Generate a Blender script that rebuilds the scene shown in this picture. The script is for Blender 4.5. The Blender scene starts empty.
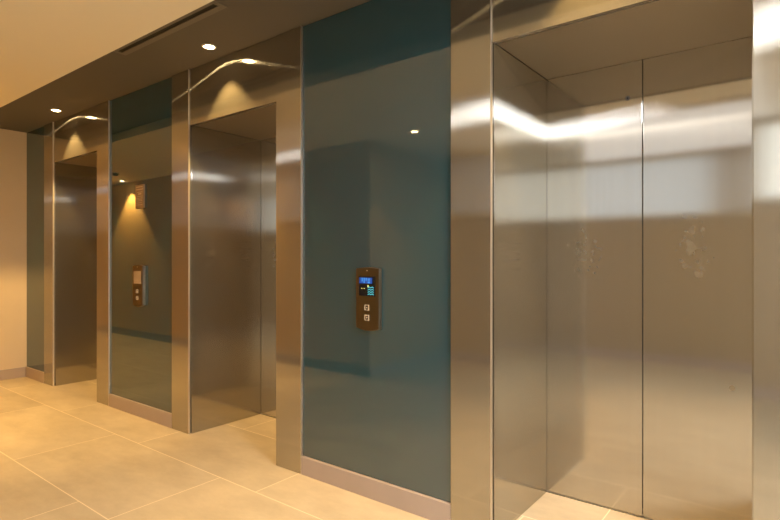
import bpy, bmesh, math, random
from mathutils import Vector
random.seed(4)
S = bpy.context.scene
C = S.collection

# ------------------------------------------------------------------ helpers
def box(bm, x0, x1, y0, y1, z0, z1, mi=0):
    vs = [bm.verts.new((x, y, z)) for x in (x0, x1) for y in (y0, y1) for z in (z0, z1)]
    for f in ((0, 1, 3, 2), (4, 6, 7, 5), (0, 4, 5, 1), (2, 3, 7, 6), (0, 2, 6, 4), (1, 5, 7, 3)):
        bm.faces.new([vs[i] for i in f]).material_index = mi

def cyl(bm, c, axis, r, d, n=32, r2=None):
    """solid cylinder / cone frustum from c along axis ('X','Y','Z') for length d"""
    r2 = r if r2 is None else r2
    ring = []
    for rr, t in ((r, 0), (r2, d)):
        row = []
        for i in range(n):
            a = 2 * math.pi * i / n
            u, v = rr * math.cos(a), rr * math.sin(a)
            p = {'X': (t, u, v), 'Y': (u, t, v), 'Z': (u, v, t)}[axis]
            row.append(bm.verts.new((c[0] + p[0], c[1] + p[1], c[2] + p[2])))
        ring.append(row)
    for i in range(n):
        j = (i + 1) % n
        bm.faces.new((ring[0][i], ring[0][j], ring[1][j], ring[1][i]))
    bm.faces.new(ring[0][::-1]); bm.faces.new(ring[1])

def lathe(bm, prof, n=40):
    """closed ring of revolution around Z from a list of (r, z)"""
    rows = [[bm.verts.new((r * math.cos(2 * math.pi * i / n), r * math.sin(2 * math.pi * i / n), z)) for i in range(n)] for r, z in prof]
    m = len(rows)
    for k in range(m):
        A, B = rows[k], rows[(k + 1) % m]
        for i in range(n):
            j = (i + 1) % n
            bm.faces.new((A[i], A[j], B[j], B[i]))

def prism(bm, pts, z0, z1):
    """outline pts (x,y) extruded in z"""
    a = [bm.verts.new((x, y, z0)) for x, y in pts]
    b = [bm.verts.new((x, y, z1)) for x, y in pts]
    n = len(pts)
    for i in range(n):
        j = (i + 1) % n
        bm.faces.new((a[i], a[j], b[j], b[i]))
    bm.faces.new(a[::-1]); bm.faces.new(b)

def obj(name, bm, mats, parent=None, bevel=0, smooth=False):
    bmesh.ops.recalc_face_normals(bm, faces=bm.faces)
    me = bpy.data.meshes.new(name)
    bm.to_mesh(me); bm.free()
    for m in (mats if isinstance(mats, (list, tuple)) else [mats]):
        me.materials.append(m)
    if smooth:
        for p in me.polygons: p.use_smooth = True
    o = bpy.data.objects.new(name, me)
    C.objects.link(o)
    if parent: o.parent = parent
    if bevel:
        md = o.modifiers.new('Bevel', 'BEVEL')
        md.width = bevel; md.segments = 2; md.limit_method = 'ANGLE'
    return o

def boxes(name, lst, mats, parent=None, bevel=0):
    bm = bmesh.new()
    for b in lst: box(bm, *b)
    return obj(name, bm, mats, parent, bevel)

def tag(o, label, cat, group=None):
    o['label'] = label; o['category'] = cat
    if group: o['group'] = group
    return o

def thing(name, label, cat, loc, group=None):
    o = bpy.data.objects.new(name, None)
    C.objects.link(o); o.location = loc; o.empty_display_size = .1
    return tag(o, label, cat, group)

def struct(o):
    o['kind'] = 'structure'; return o

def dup(root, loc, label):
    r = root.copy(); C.objects.link(r); r.location = loc; r['label'] = label
    for ch in list(root.children):
        c = ch.copy(); C.objects.link(c); c.parent = r
        for g in list(ch.children):
            d = g.copy(); C.objects.link(d); d.parent = c
    return r

# ------------------------------------------------------------------ materials
def new_mat(name):
    m = bpy.data.materials.new(name); m.use_nodes = True
    nt = m.node_tree
    return m, nt, nt.nodes['Principled BSDF']

def N(nt, t, **kw):
    n = nt.nodes.new(t)
    for k, v in kw.items(): setattr(n, k, v)
    return n

def plain(name, col, rough=.5, metal=0., emit=None, strength=0., ior=None, noise=0.):
    m, nt, p = new_mat(name)
    p.inputs['Base Color'].default_value = (*col, 1)
    p.inputs['Roughness'].default_value = rough
    p.inputs['Metallic'].default_value = metal
    if ior: p.inputs['IOR'].default_value = ior
    if emit:
        p.inputs['Emission Color'].default_value = (*emit, 1)
        p.inputs['Emission Strength'].default_value = strength
    if noise:
        tc = N(nt, 'ShaderNodeTexCoord'); nz = N(nt, 'ShaderNodeTexNoise')
        nz.inputs['Scale'].default_value = 7; nz.inputs['Detail'].default_value = 6
        nt.links.new(tc.outputs['Object'], nz.inputs['Vector'])
        mx = N(nt, 'ShaderNodeMix', data_type='RGBA')
        mx.inputs[6].default_value = (*[c * (1 - noise) for c in col], 1)
        mx.inputs[7].default_value = (*[min(1, c * (1 + noise)) for c in col], 1)
        nt.links.new(nz.outputs['Fac'], mx.inputs[0])
        nt.links.new(mx.outputs[2], p.inputs['Base Color'])
    return m

def steel(name, col=(.51, .485, .43), rough=.20, aniso=.85, smudges=()):
    """vertically brushed stainless steel"""
    m, nt, p = new_mat(name)
    L = nt.links.new
    tc = N(nt, 'ShaderNodeTexCoord')
    mp = N(nt, 'ShaderNodeMapping'); mp.inputs['Scale'].default_value = (420, 420, .8)
    L(tc.outputs['Object'], mp.inputs['Vector'])
    nz = N(nt, 'ShaderNodeTexNoise'); nz.inputs['Scale'].default_value = 1; nz.inputs['Detail'].default_value = 3
    L(mp.outputs[0], nz.inputs['Vector'])
    mp2 = N(nt, 'ShaderNodeMapping'); mp2.inputs['Scale'].default_value = (60, 60, .15)
    L(tc.outputs['Object'], mp2.inputs['Vector'])
    nz2 = N(nt, 'ShaderNodeTexNoise'); nz2.inputs['Scale'].default_value = 1; nz2.inputs['Detail'].default_value = 4
    L(mp2.outputs[0], nz2.inputs['Vector'])
    ad = N(nt, 'ShaderNodeMath', operation='ADD'); L(nz.outputs['Fac'], ad.inputs[0]); L(nz2.outputs['Fac'], ad.inputs[1])
    mr = N(nt, 'ShaderNodeMapRange'); mr.inputs[1].default_value = .6; mr.inputs[2].default_value = 1.4
    mr.inputs[3].default_value = rough * .98; mr.inputs[4].default_value = rough * 1.02
    L(ad.outputs[0], mr.inputs[0])
    cm = N(nt, 'ShaderNodeMix', data_type='RGBA')
    cm.inputs[6].default_value = (*[c * .965 for c in col], 1); cm.inputs[7].default_value = (*[c * 1.035 for c in col], 1)
    mr2 = N(nt, 'ShaderNodeMapRange'); mr2.inputs[1].default_value = .6; mr2.inputs[2].default_value = 1.4
    L(ad.outputs[0], mr2.inputs[0]); L(mr2.outputs[0], cm.inputs[0])
    base = cm.outputs[2]; rgh = mr.outputs[0]
    for (cx, cy, cz, rx, rz) in smudges:          # finger marks: a dull greasy patch of its own shape
        mps = N(nt, 'ShaderNodeMapping', vector_type='TEXTURE')
        mps.inputs['Location'].default_value = (cx, cy, cz); mps.inputs['Scale'].default_value = (rx, .2, rz)
        L(tc.outputs['Object'], mps.inputs['Vector'])
        ln = N(nt, 'ShaderNodeVectorMath', operation='LENGTH'); L(mps.outputs[0], ln.inputs[0])
        fo = N(nt, 'ShaderNodeMapRange'); fo.inputs[1].default_value = 1; fo.inputs[2].default_value = .2; fo.inputs[4].default_value = .8
        L(ln.outputs['Value'], fo.inputs[0])
        nn = N(nt, 'ShaderNodeTexNoise'); nn.inputs['Scale'].default_value = 28; nn.inputs['Detail'].default_value = 3
        L(tc.outputs['Object'], nn.inputs['Vector'])
        th = N(nt, 'ShaderNodeMapRange'); th.inputs[1].default_value = .5; th.inputs[2].default_value = .66
        L(nn.outputs['Fac'], th.inputs[0])
        mu = N(nt, 'ShaderNodeMath', operation='MULTIPLY'); L(fo.outputs[0], mu.inputs[0]); L(th.outputs[0], mu.inputs[1])
        mx = N(nt, 'ShaderNodeMix', data_type='RGBA'); L(mu.outputs[0], mx.inputs[0]); L(base, mx.inputs[6])
        mx.inputs[7].default_value = (.72, .70, .66, 1)
        base = mx.outputs[2]
        ra = N(nt, 'ShaderNodeMath', operation='MULTIPLY_ADD'); L(mu.outputs[0], ra.inputs[0]); ra.inputs[1].default_value = .035; L(rgh, ra.inputs[2])
        rgh = ra.outputs[0]
    nt.nodes.remove(p)
    tg = N(nt, 'ShaderNodeTangent', direction_type='RADIAL', axis='Z')
    def lobe(scale, an):
        g = N(nt, 'ShaderNodeBsdfAnisotropic', distribution='GGX')
        r = N(nt, 'ShaderNodeMath', operation='MULTIPLY'); L(rgh, r.inputs[0]); r.inputs[1].default_value = scale
        L(base, g.inputs['Color']); L(r.outputs[0], g.inputs['Roughness']); L(tg.outputs[0], g.inputs['Tangent'])
        g.inputs['Anisotropy'].default_value = an; g.inputs['Rotation'].default_value = .25
        return g
    def mix(fac, a, b):
        x = N(nt, 'ShaderNodeMixShader'); x.inputs[0].default_value = fac
        L(a.outputs[0], x.inputs[1]); L(b.outputs[0], x.inputs[2]); return x
    fine, streak = lobe(FINE[0], FINE[1]), lobe(STREAK[0], STREAK[1])
    df = N(nt, 'ShaderNodeBsdfDiffuse'); L(base, df.inputs['Color'])
    out = nt.nodes['Material Output']
    L(mix(DIFF, mix(.33, fine, streak), df).outputs[0], out.inputs['Surface'])
    return m

FINE, STREAK, DIFF = (.5, .5), (1.35, .93), .05
M = {}
M['steel'] = steel('brushed_steel')
M['steel_door'] = steel('brushed_steel_door', col=(.61, .585, .54), rough=.20,
                        smudges=((-.25, .61, 1.21, .13, .19), (.20, .61, 1.24, .12, .22)))
M['steel_edge_highlight'] = plain('steel_edge_highlight', (.80, .76, .70), .5, 1)  # brighter copy of the steel, paints the lit edge lines
M['aluminium'] = plain('threshold_aluminium', (.5, .48, .45), .4, 1)
M['lock'] = plain('dark_lock_metal', (.16, .15, .14), .35, 1)
M['dark'] = plain('dark_gap', (.012, .011, .010), .6)
M['glass'] = plain('back_painted_teal_glass', (.018, .070, .096), .03, ior=2.1)
M['ceiling'] = plain('ceiling_paint', (.88, .83, .70), .7)
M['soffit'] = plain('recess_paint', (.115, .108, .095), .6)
M['wall'] = plain('wall_paint', (.72, .60, .44), .7, noise=.03)
M['wall_front'] = plain('taupe_wall_paint', (.56, .40, .17), .7, noise=.03)
M['wall_alcove'] = plain('tan_alcove_paint', (.44, .345, .22), .7, noise=.03)
M['shaft'] = plain('core_wall', (.25, .24, .22), .8)
M['stone'] = plain('skirting_stone', (.46, .38, .335), .35, noise=.08)
M['stone_shaded'] = plain('skirting_stone_shaded', (.26, .215, .18), .4)  # same skirting stone with the shade of the unlit side in its colour
M['white'] = plain('white_plastic', (.8, .78, .74), .4)
M['black'] = plain('black_slot', (.004, .004, .004), .6)
M['slot_frame'] = plain('slot_frame_paint', (.16, .15, .13), .5)
M['panel_body'] = plain('panel_body_metal', (.30, .27, .23), .4, 1)
M['steel_soffit'] = plain('satin_steel_lining', (.46, .41, .33), .5, 1)
M['bronze'] = plain('bronze_panel', (.17, .14, .095), .32, 1, noise=.15)
M['lamp_warm'] = plain('downlight_lens', (.9, .8, .6), .4, emit=(1, .72, .36), strength=34)
M['lamp_white'] = plain('linear_diffuser', (.9, .9, .9), .4, emit=(1, .96, .90), strength=.85)
M['ceiling_glow'] = plain('added_ceiling_glow', (.7, .7, .7), .5, emit=(.97, .98, 1), strength=.42)  # glow added in place of a brightly lit ceiling
M['lamp_panel'] = plain('panel_diffuser', (.9, .9, .9), .4, emit=(.95, .98, 1), strength=46)
M['window_pane'] = plain('frosted_daylight_pane', (.4, .42, .44), .4, emit=(.88, .95, 1), strength=.36)
M['window_pane_bright'] = plain('clear_daylight_pane', (.8, .82, .84), .4, emit=(.88, .96, 1), strength=.95)
M['frame'] = plain('window_frame_paint', (.8, .78, .72), .4)

def floor_mat():
    m, nt, p = new_mat('beige_stone_tile'); L = nt.links.new
    tc = N(nt, 'ShaderNodeTexCoord')
    sp = N(nt, 'ShaderNodeSeparateXYZ'); L(tc.outputs['Object'], sp.inputs[0])
    TW, TL, G = .595, 1.19, .0055
    def math_(op, a, b=None):
        n = N(nt, 'ShaderNodeMath', operation=op)
        for i, v in enumerate((a, b)):
            if v is None: continue
            if isinstance(v, (int, float)): n.inputs[i].default_value = v
            else: L(v, n.inputs[i])
        return n.outputs[0]
    yy = math_('DIVIDE', math_('ADD', sp.outputs['Y'], .298 + TW * 40), TW)
    row = math_('FLOOR', yy)
    fy = math_('SUBTRACT', yy, row)
    off = math_('MULTIPLY', row, .30)                 # each row steps on by a quarter of a tile
    xx = math_('DIVIDE', math_('ADD', math_('SUBTRACT', sp.outputs['X'], off), 2.21 + 40 * .30 + TL * 40), TL)
    col = math_('FLOOR', xx)
    fx = math_('SUBTRACT', xx, col)
    def edge(f, size):
        d = math_('MULTIPLY', math_('MINIMUM', f, math_('SUBTRACT', 1.0, f)), size)
        return math_('LESS_THAN', d, G / 2)
    joint = math_('MAXIMUM', edge(fx, TL), edge(fy, TW))
    cb = N(nt, 'ShaderNodeCombineXYZ'); L(col, cb.inputs[0]); L(row, cb.inputs[1])
    wn = N(nt, 'ShaderNodeTexWhiteNoise'); L(cb.outputs[0], wn.inputs['Vector'])
    mp = N(nt, 'ShaderNodeMapping'); mp.inputs['Scale'].default_value = (1.6, 3.2, 1); L(tc.outputs['Object'], mp.inputs[0])
    n1 = N(nt, 'ShaderNodeTexNoise'); n1.inputs['Scale'].default_value = 2.2; n1.inputs['Detail'].default_value = 9; n1.inputs['Roughness'].default_value = .65
    n1.noise_dimensions = '4D'
    L(mp.outputs[0], n1.inputs['Vector']); L(math_('MULTIPLY', wn.outputs['Value'], 30.0), n1.inputs['W'])
    v = math_('ADD', math_('MULTIPLY', math_('SUBTRACT', n1.outputs['Fac'], .5), .95), math_('MULTIPLY', wn.outputs['Value'], .10))
    mx = N(nt, 'ShaderNodeMix', data_type='RGBA')
    L(math_('ADD', v, .42), mx.inputs[0])
    mx.inputs[6].default_value = (.34, .275, .185, 1); mx.inputs[7].default_value = (.73, .625, .46, 1)
    mj = N(nt, 'ShaderNodeMix', data_type='RGBA'); L(joint, mj.inputs[0]); L(mx.outputs[2], mj.inputs[6])
    mj.inputs[7].default_value = (.82, .70, .53, 1)
    L(mj.outputs[2], p.inputs['Base Color'])
    p.inputs['Roughness'].default_value = .38
    bp = N(nt, 'ShaderNodeBump'); bp.inputs['Strength'].default_value = .15; bp.inputs['Distance'].default_value = .002
    L(math_('SUBTRACT', 1.0, joint), bp.inputs['Height']); L(bp.outputs[0], p.inputs['Normal'])
    return m
M['floor'] = floor_mat()

# ------------------------------------------------------------------ dimensions (metres; wall cladding front at y = 0)
H, HL, STEP = 2.48, 2.40, -.56          # recess ceiling, lobby ceiling, edge between them
CX = (-.579, -2.8507, -5.1108)         # centres of the three elevator openings
HWS = (.457, .449, .449)                # half widths of the openings
JWS = (.197, .21, .21)                  # jamb widths
HZ, DP = 2.10, .61                      # header underside, door depth
XL, XR, YF, YA, XA = -6.25, 2.2, -2.08, -3.5, -3.45
XE = -9.6

# ------------------------------------------------------------------ setting
struct(boxes('floor', [(XE - .2, XR + .2, YA - .2, .80, -.1, 0)], M['floor']))
bm = bmesh.new()
box(bm, XE - .2, XR + .2, YA - .2, STEP, HL, H + .15, 0)          # lobby ceiling, lower
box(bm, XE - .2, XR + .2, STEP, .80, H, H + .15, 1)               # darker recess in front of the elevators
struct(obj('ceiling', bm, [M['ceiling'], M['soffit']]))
lst = []
xs = [XL + .001]
for c, HW in sorted(zip(CX, HWS)): xs += [c - HW - .012, c + HW + .012]
xs += [XR]
for i in range(0, len(xs), 2): lst.append((xs[i], xs[i + 1], .035, .72, 0, H - .001))
for c, HW in zip(CX, HWS): lst.append((c - HW - .012, c + HW + .012, .035, .72, HZ + .03, H - .001))
lst.append((XL + .001, XR, .72, .79, 0, H - .001))
struct(boxes('wall_back', lst, M['shaft']))
struct(boxes('wall_left', [(XE, XL, STEP + .01, .79, 0, H - .001)], M['wall']))
struct(boxes('wall_end', [(XE - .15, XE, YF, STEP + .01, 0, HL)], M['wall']))
struct(boxes('wall_front', [(XE - .15, XA, YA - .15, YF, 0, HL)], M['wall_front']))
struct(boxes('wall_right', [(XR, XR + .15, YA, .79, 0, HL)], M['wall']))
W1, W2, WZ0, WZ1 = (-2.62, -.75), (-.30, 1.6), 1.69, 2.36
struct(boxes('wall_alcove', [(XA, XR + .15, YA - .15, YA, 0, WZ0), (XA, XR + .15, YA - .15, YA, WZ1, HL),
    (XA, W1[0], YA - .15, YA, WZ0, WZ1), (W1[1], W2[0], YA - .15, YA, WZ0, WZ1), (W2[1], XR + .15, YA - .15, YA, WZ0, WZ1)], M['wall_alcove']))
for k, (a, b) in enumerate((W1, W2)):
    f = .03
    w = struct(boxes('window_%d' % (k + 1), [(a, b, YA - .1, YA + .012, WZ0, WZ0 + f), (a, b, YA - .1, YA + .012, WZ1 - f, WZ1),
        (a, a + f, YA - .1, YA + .012, WZ0 + f, WZ1 - f), (b - f, b, YA - .1, YA + .012, WZ0 + f, WZ1 - f)], M['frame']))
    boxes('window_sill', [(a - .03, b + .03, YA + .013, YA + .07, WZ0 - .02, WZ0 + .004)], M['frame'], w)
    boxes('pane', [(a + f, b - f, YA - .06, YA - .05, WZ0 + f, WZ1 - f)], M['window_pane' if k == 0 else 'window_pane_bright'], w)

BH = .10
bays = [(XL, CX[2] - HWS[2] - JWS[2]), (CX[2] + HWS[2] + JWS[2], CX[1] - HWS[1] - JWS[1]), (CX[1] + HWS[1] + JWS[1], CX[0] - HWS[0] - JWS[0])]
for a, b in bays:
    struct(boxes('baseboard_back', [(a + .001, b - .001, .0, .034, 0, BH)], M['stone'], bevel=.0015))
struct(boxes('baseboard_left', [(XL, XL + .012, STEP + .01, -.001, 0, BH)], M['stone'], bevel=.0015))
struct(boxes('baseboard_front', [(XE, XA, YF, YF + .012, 0, BH)], M['stone_shaded'], bevel=.0015))
struct(boxes('baseboard_alcove', [(XA + .012, XR, YA, YA + .012, 0, BH), (XA, XA + .012, YA, YF, 0, BH)], M['stone']))

# ------------------------------------------------------------------ glass cladding panels
labels = ['narrow dark glass wall panel in the far left corner beyond the farthest elevator',
          'dark reflective glass wall panel carrying the small notice, between the two farther elevators',
          'wide teal glass wall panel with the lit call panel, beside the nearest elevator']
for (a, b), lab in zip(bays, labels):
    tag(boxes('glass_wall_panel', [(a + .003, b - .005, .012, .0345, BH + .0015, H - .002)], M['glass'], bevel=.0015), lab, 'wall panel')

# ------------------------------------------------------------------ elevator entrances
def elevator(label, loc, HW, JW):
    DW = HW + .0115
    t = thing('elevator_entrance', label, 'elevator', loc)
    for s in (-1, 1):
        def sb(x0, x1): return (x0, x1) if s > 0 else (-x1, -x0)
        boxes('jamb', [(*sb(HW, HW + JW - .0005), 0, .013, .001, H - .002), (*sb(HW + .012, HW + JW - .004), .013, .034, .001, H - .002)], M['steel'], t, .0012)
        boxes('side_lining', [(*sb(HW - .005, HW + .010), .022, DP - .003, .001, HZ + .002)], M['steel'], t, .001)
    for s in (-1, 1):                                   # lighter strip paints an edge highlight on the right of each jamb
        xe = -HW if s < 0 else HW + JW - .0005
        boxes('edge_highlight', [(xe - .002, xe + .0012, -.0008, .0125, .001, H - .002)], M['steel_edge_highlight'], t)
    boxes('header', [(-HW + .0005, HW - .0005, .006, .034, HZ, H - .002)], M['steel'], t, .001)
    boxes('top_lining', [(-HW + .006, HW - .006, .0345, DP - .003, HZ + .004, HZ + .018)], M['steel_soffit'], t, .001)
    for s in (-1, 1):
        x0, x1 = (-DW, -.002) if s < 0 else (.002, DW)
        d = boxes('door', [(x0, x1, DP, DP + .03, .007, HZ + .022)], M['steel_door'], t, .0015)
        if s < 0:
            bm = bmesh.new()
            cyl(bm, (-.064, DP - .0025, 1.938), 'Y', .011, .003, 24)
            k = obj('key_lock', bm, M['lock'], d)
            bm = bmesh.new()
            bm2 = None
            box(bm, -.0685, -.0595, DP - .0035, DP - .002, 1.936, 1.940)
            box(bm, -.066, -.062, DP - .0035, DP - .002, 1.932, 1.944)
            obj('key_slot', bm, M['black'], d)
        else:
            bm = bmesh.new(); cyl(bm, (.347, DP - .0012, .648), 'Y', .011, .002, 24)
            obj('screw_cap', bm, M['steel_soffit'], d)
    th = boxes('threshold', [(-DW, DW, DP - .002, DP + .05, .0005, .004)], M['aluminium'], t)
    return t
e1 = elevator('nearest brushed steel elevator entrance at right, its closed double doors facing the camera', (CX[0], 0, 0), HWS[0], JWS[0])
e2 = elevator('middle brushed steel elevator entrance, between the teal glass panel and the panel with the notice', (CX[1], 0, 0), HWS[1], JWS[1])
e3 = dup(e2, (CX[2], 0, 0), 'farthest brushed steel elevator entrance, next to the beige corner wall')

# ------------------------------------------------------------------ call panels
def call_panel(label, x, lit):
    t = thing('call_panel', label, 'call panel', (x, .0125, 0))
    w, d, z0, z1 = .074, .024, .846, 1.142
    def plate(w, z0, z1, sb, st, ya, yb):                # plate with bowed lower and upper edges
        b = bmesh.new()
        pts = [(w * q / 8, z0 - sb * (1 - (q / 8) ** 2)) for q in range(-8, 9)] + [(w * q / 8, z1 + st * (1 - (q / 8) ** 2)) for q in range(8, -9, -1)]
        fa = [b.verts.new((x_, ya, z_)) for x_, z_ in pts]; fb = [b.verts.new((x_, yb, z_)) for x_, z_ in pts]
        n = len(pts)
        for k in range(n): b.faces.new((fa[k], fa[(k + 1) % n], fb[(k + 1) % n], fb[k]))
        b.faces.new(fa[::-1]); b.faces.new(fb)
        return b
    yf = -d
    obj('body', plate(w, z0, z1, .012, .005, -d + .003, 0), M['panel_body'], t, .0015)
    obj('face_plate', plate(w - .001, z0 + .001, z1 - .001, .012, .005, -d, -d + .0028), M['bronze'], t, .001)
    sx0, sx1, sz0, sz1 = -.052, .052, 1.006, 1.102
    ys = yf
    s = boxes('screen', [(sx0, sx1, ys - .002, ys + .004, sz0, sz1)], M['screen' if lit else 'screen_reflection'], t, .0008)
    if lit:
        def em(n, c, k):
            return plain(n, c, .4, emit=c, strength=k)
        blue, cyan, yell, teal = em('screen_blue', (.008, .045, .24), .5), em('screen_cyan', (.05, .25, .6), .6), em('screen_yellow', (.5, .5, .15), .5), em('screen_green', (.05, .35, .42), .5)
        y0, y1 = ys - .0026, ys - .0015
        boxes('display_band', [(sx0 + .003, sx1 - .018, y0, y1, 1.068, 1.097)], blue, s)
        bm = bmesh.new()                                    # bright bars of the upper read-out
        for q, hh in ((-.030, .018), (-.017, .026), (-.004, .014)):
            box(bm, q - .002, q + .002, y0 - .0006, y0, 1.096 - hh, 1.096)
        for q in (1.072, 1.081, 1.090): box(bm, .006, .020, y0 - .0006, y0, q - .002, q + .002)
        obj('read_out', bm, cyan, s)
        boxes('status_marks', [(-.037, -.029, y0, y1, 1.041, 1.045), (-.021, -.013, y0, y1, 1.041, 1.045)], yell, s)
        bm = bmesh.new()                                    # zig-zag picture in the lower corner
        for r in range(4):
            for q in range(4):
                xa = .006 + q * .0095; za = 1.011 + r * .0112 + (q % 2) * .005
                v = [bm.verts.new(p) for p in ((xa, y0, za), (xa + .0095, y0, za + .005 * (1 if q % 2 == 0 else -1)), (xa + .0095, y0, za + .0042 + .005 * (1 if q % 2 == 0 else -1)), (xa, y0, za + .004))]
                v2 = [bm.verts.new((a.co.x, y1, a.co.z)) for a in v]
                bm.faces.new(v); bm.faces.new(v2[::-1])
                for i in range(4): bm.faces.new((v[i], v2[i], v2[(i + 1) % 4], v[(i + 1) % 4]))
        obj('picture', bm, teal, s)
        boxes('picture_corner', [(.004, .012, y0, y1, 1.050, 1.060)], yell, s)
    for k, zc in enumerate((.949, .899)):
        h, r = .0135, .0026
        b = boxes('button', [(-h, h, ys - .002, ys + .002, zc - h, zc + h)], M['button'], t, .001)
        boxes('button_ring', [(-h, h, ys - .004, ys - .0018, zc + h - r, zc + h), (-h, h, ys - .004, ys - .0018, zc - h, zc - h + r),
              (-h, -h + r, ys - .004, ys - .0018, zc - h + r, zc + h - r), (h - r, h, ys - .004, ys - .0018, zc - h + r, zc + h - r)], M['ring'], b)
        bm = bmesh.new(); sg = 1 if k == 0 else -1
        prv = [(-.0042, -.0035 * sg), (.0042, -.0035 * sg), (0, .0045 * sg)]
        va = [bm.verts.new((px, ys - .0035, zc + pz)) for px, pz in prv]
        vb = [bm.verts.new((px, ys - .0018, zc + pz)) for px, pz in prv]
        bm.faces.new(va); bm.faces.new(vb[::-1])
        for i in range(3): bm.faces.new((va[i], vb[i], vb[(i + 1) % 3], va[(i + 1) % 3]))
        obj('arrow', bm, M['ring'], b)
    bm = bmesh.new(); cyl(bm, (0, ys - .002, 1.132), 'Y', .0028, .004, 16)
    obj('indicator_dot', bm, M['ring'], t)
    return t
M['screen'] = plain('screen_black', (.004, .006, .012), .12)
M['screen_reflection'] = plain('screen_reflection', (.45, .37, .27), .2)  # reflected light on the screen put into its base colour
M['button'] = plain('button_dark', (.06, .045, .03), .4, .6)
M['ring'] = plain('button_ring_pale', (.75, .66, .52), .4, emit=(1, .85, .6), strength=.02)
call_panel('bronze call panel with glowing blue screen on the teal glass', -1.706, True)
call_panel('slim bronze call panel on the dark glass below the small notice', -3.965, False)

# small notice on the dark glass
t = thing('notice_sign', 'small brown notice plate with pale lines on the dark glass above a call panel', 'sign', (-3.955, .012, 0))
boxes('plate', [(-.060, .060, -.014, 0, 1.575, 1.752)], M['sign'] if 'sign' in M else plain('notice_plate', (.30, .20, .11), .4, noise=.1), t, .002)
bm = bmesh.new()
for z, a, b, hh in ((1.735, -.045, .047, .006), (1.716, -.045, .05, .007), (1.695, -.03, .045, .004), (1.682, -.015, .03, .010), (1.664, -.03, .045, .003), (1.65, -.045, .045, .003), (1.64, -.045, .04, .003), (1.63, -.045, .045, .003), (1.615, -.045, .035, .003), (1.6, -.045, .045, .003)):
    box(bm, a, b, -.0150, -.0135, z - hh / 2, z + hh / 2)
obj('lettering', bm, plain('notice_lettering', (.62, .48, .30), .5), t)

# ------------------------------------------------------------------ ceiling fittings
def downlight(label, x, y, z, power, cone=84, blend=.3):
    t = thing('recessed_downlight', label, 'downlight', (x, y, z), 'recessed downlights')
    bm = bmesh.new(); lathe(bm, [(.030, .0), (.043, .0), (.043, -.003), (.040, -.005), (.032, -.004)])
    obj('trim_ring', bm, M['white'], t, smooth=False)
    bm = bmesh.new(); cyl(bm, (0, 0, -.0025), 'Z', .0295, .002, 32)
    obj('lens', bm, M['lamp_warm'], t)
    ld = bpy.data.lights.new('downlight_beam', 'SPOT'); ld.energy = power; ld.color = (1, .61, .20)
    ld.spot_size = math.radians(cone); ld.spot_blend = blend; ld.shadow_soft_size = .022
    lo = bpy.data.objects.new('downlight_beam', ld); C.objects.link(lo); lo.parent = t; lo.location = (0, 0, -.012)
    return t
P1 = 85
downlight('lit downlight in the dark ceiling recess over the nearest elevator, glowing on its steel header', CX[0], -.14, H, P1)
downlight('lit downlight in the dark ceiling recess above the middle elevator', CX[1], -.14, H, P1)
downlight('lit downlight in the dark ceiling recess above the farthest elevator', CX[2], -.14, H, P1)
downlight('downlight in the lobby ceiling seen mirrored in the teal glass', -2.9, -2.08, HL, 14)
downlight('downlight in the lobby ceiling between two others, in front of the farthest elevator', -5.4, -1.92, HL, 110)
downlight('downlight in the lobby ceiling seen mirrored in the dark glass above the notice', -8.27, -1.93, HL, 110)
for lab, x, y in (('dark round smoke detector on the lobby ceiling mirrored in the dark glass', -7.57, -1.50),
                  ('pale round smoke detector on the lobby ceiling mirrored faintly in the teal glass', -2.57, -1.34)):
    t = thing('smoke_detector', lab, 'smoke detector', (x, y, HL))
    bm = bmesh.new(); cyl(bm, (0, 0, 0), 'Z', .055, -.012, 32); obj('base', bm, M['white'], t)
    bm = bmesh.new(); cyl(bm, (0, 0, -.012), 'Z', .045, -.03, 32, .03); obj('sensor_head', bm, M['black'] if x < -5 else M['white'], t)

t = thing('slot_diffuser', 'long dark slot air diffuser along the edge of the ceiling recess', 'air vent', (-2.85, -.435, H))
boxes('frame', [(-.53, .53, -.05, -.014, -.006, 0), (-.53, .53, .014, .05, -.006, 0), (-.53, -.50, -.014, .014, -.006, 0), (.50, .53, -.014, .014, -.006, 0)], M['slot_frame'], t, .001)
boxes('slot', [(-.50, .50, -.014, .014, -.002, 0)], M['black'], t)

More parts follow.
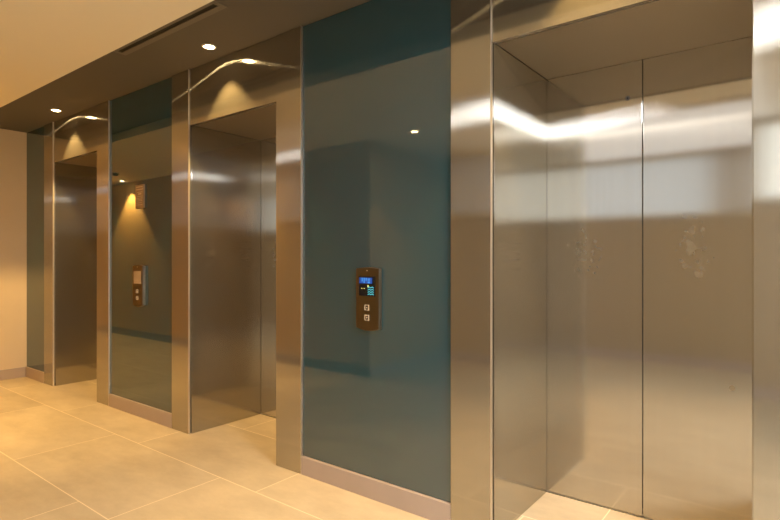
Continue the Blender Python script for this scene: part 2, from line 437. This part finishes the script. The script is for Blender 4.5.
t = thing('strip_light_and_glow', 'linear ceiling light in an added glowing panel, mirrored as the bright band in the nearest elevator doors', 'ceiling light', (-1.175, -2.42, HL))
LX, LY, SY = .955, .92, .42                 # half sizes; centre line of the brighter strip
boxes('housing', [(-LX, LX, -LY - .02, -LY, -.03, 0), (-LX, LX, LY, LY + .02, -.03, 0), (-LX - .02, -LX, -LY - .02, LY + .02, -.03, 0), (LX, LX + .02, -LY - .02, LY + .02, -.03, 0)], M['white'], t)
boxes('diffuser', [(-LX, LX, -LY, LY, -.027, -.02)], M['ceiling_glow'], t)  # added glowing sheet, stands in for the bright alcove ceiling
boxes('tube_strip', [(-LX + .05, LX - .05, SY - .10, SY + .10, -.031, -.0275)], M['lamp_white'], t)

t = thing('panel_ceiling_light', 'square white ceiling panel light that whitens the right jamb of the nearest elevator', 'ceiling light', (.75, -1.05, HL))
boxes('housing', [(-.32, .32, -.32, -.30, -.02, 0), (-.32, .32, .30, .32, -.02, 0), (-.32, -.30, -.30, .30, -.02, 0), (.30, .32, -.30, .30, -.02, 0)], M['white'], t)
boxes('diffuser', [(-.30, .30, -.30, .30, -.016, -.010)], M['lamp_panel'], t)

# ------------------------------------------------------------------ world, camera, view
w = bpy.data.worlds.new('World'); S.world = w; w.use_nodes = True
w.node_tree.nodes['Background'].inputs[0].default_value = (.05, .05, .05, 1)
cd = bpy.data.cameras.new('Camera'); cam = bpy.data.objects.new('Camera', cd); C.objects.link(cam)
cam.location = (0, -2.04, 1.1844)
cam.rotation_euler = (math.radians(90), 0, .6565)
cd.sensor_width = 36; cd.lens = 534.6 / 780 * 36; cd.clip_start = .02
S.camera = cam
S.view_settings.view_transform = 'Standard'; S.view_settings.look = 'None'
S.view_settings.gamma = 1; S.view_settings.use_curve_mapping = False
S.view_settings.exposure = 1.03
try:
    cy = S.cycles
    cy.max_bounces = 12; cy.glossy_bounces = 10; cy.diffuse_bounces = 6
    cy.sample_clamp_indirect = 6; cy.caustics_reflective = True; cy.blur_glossy = .3
except Exception: pass
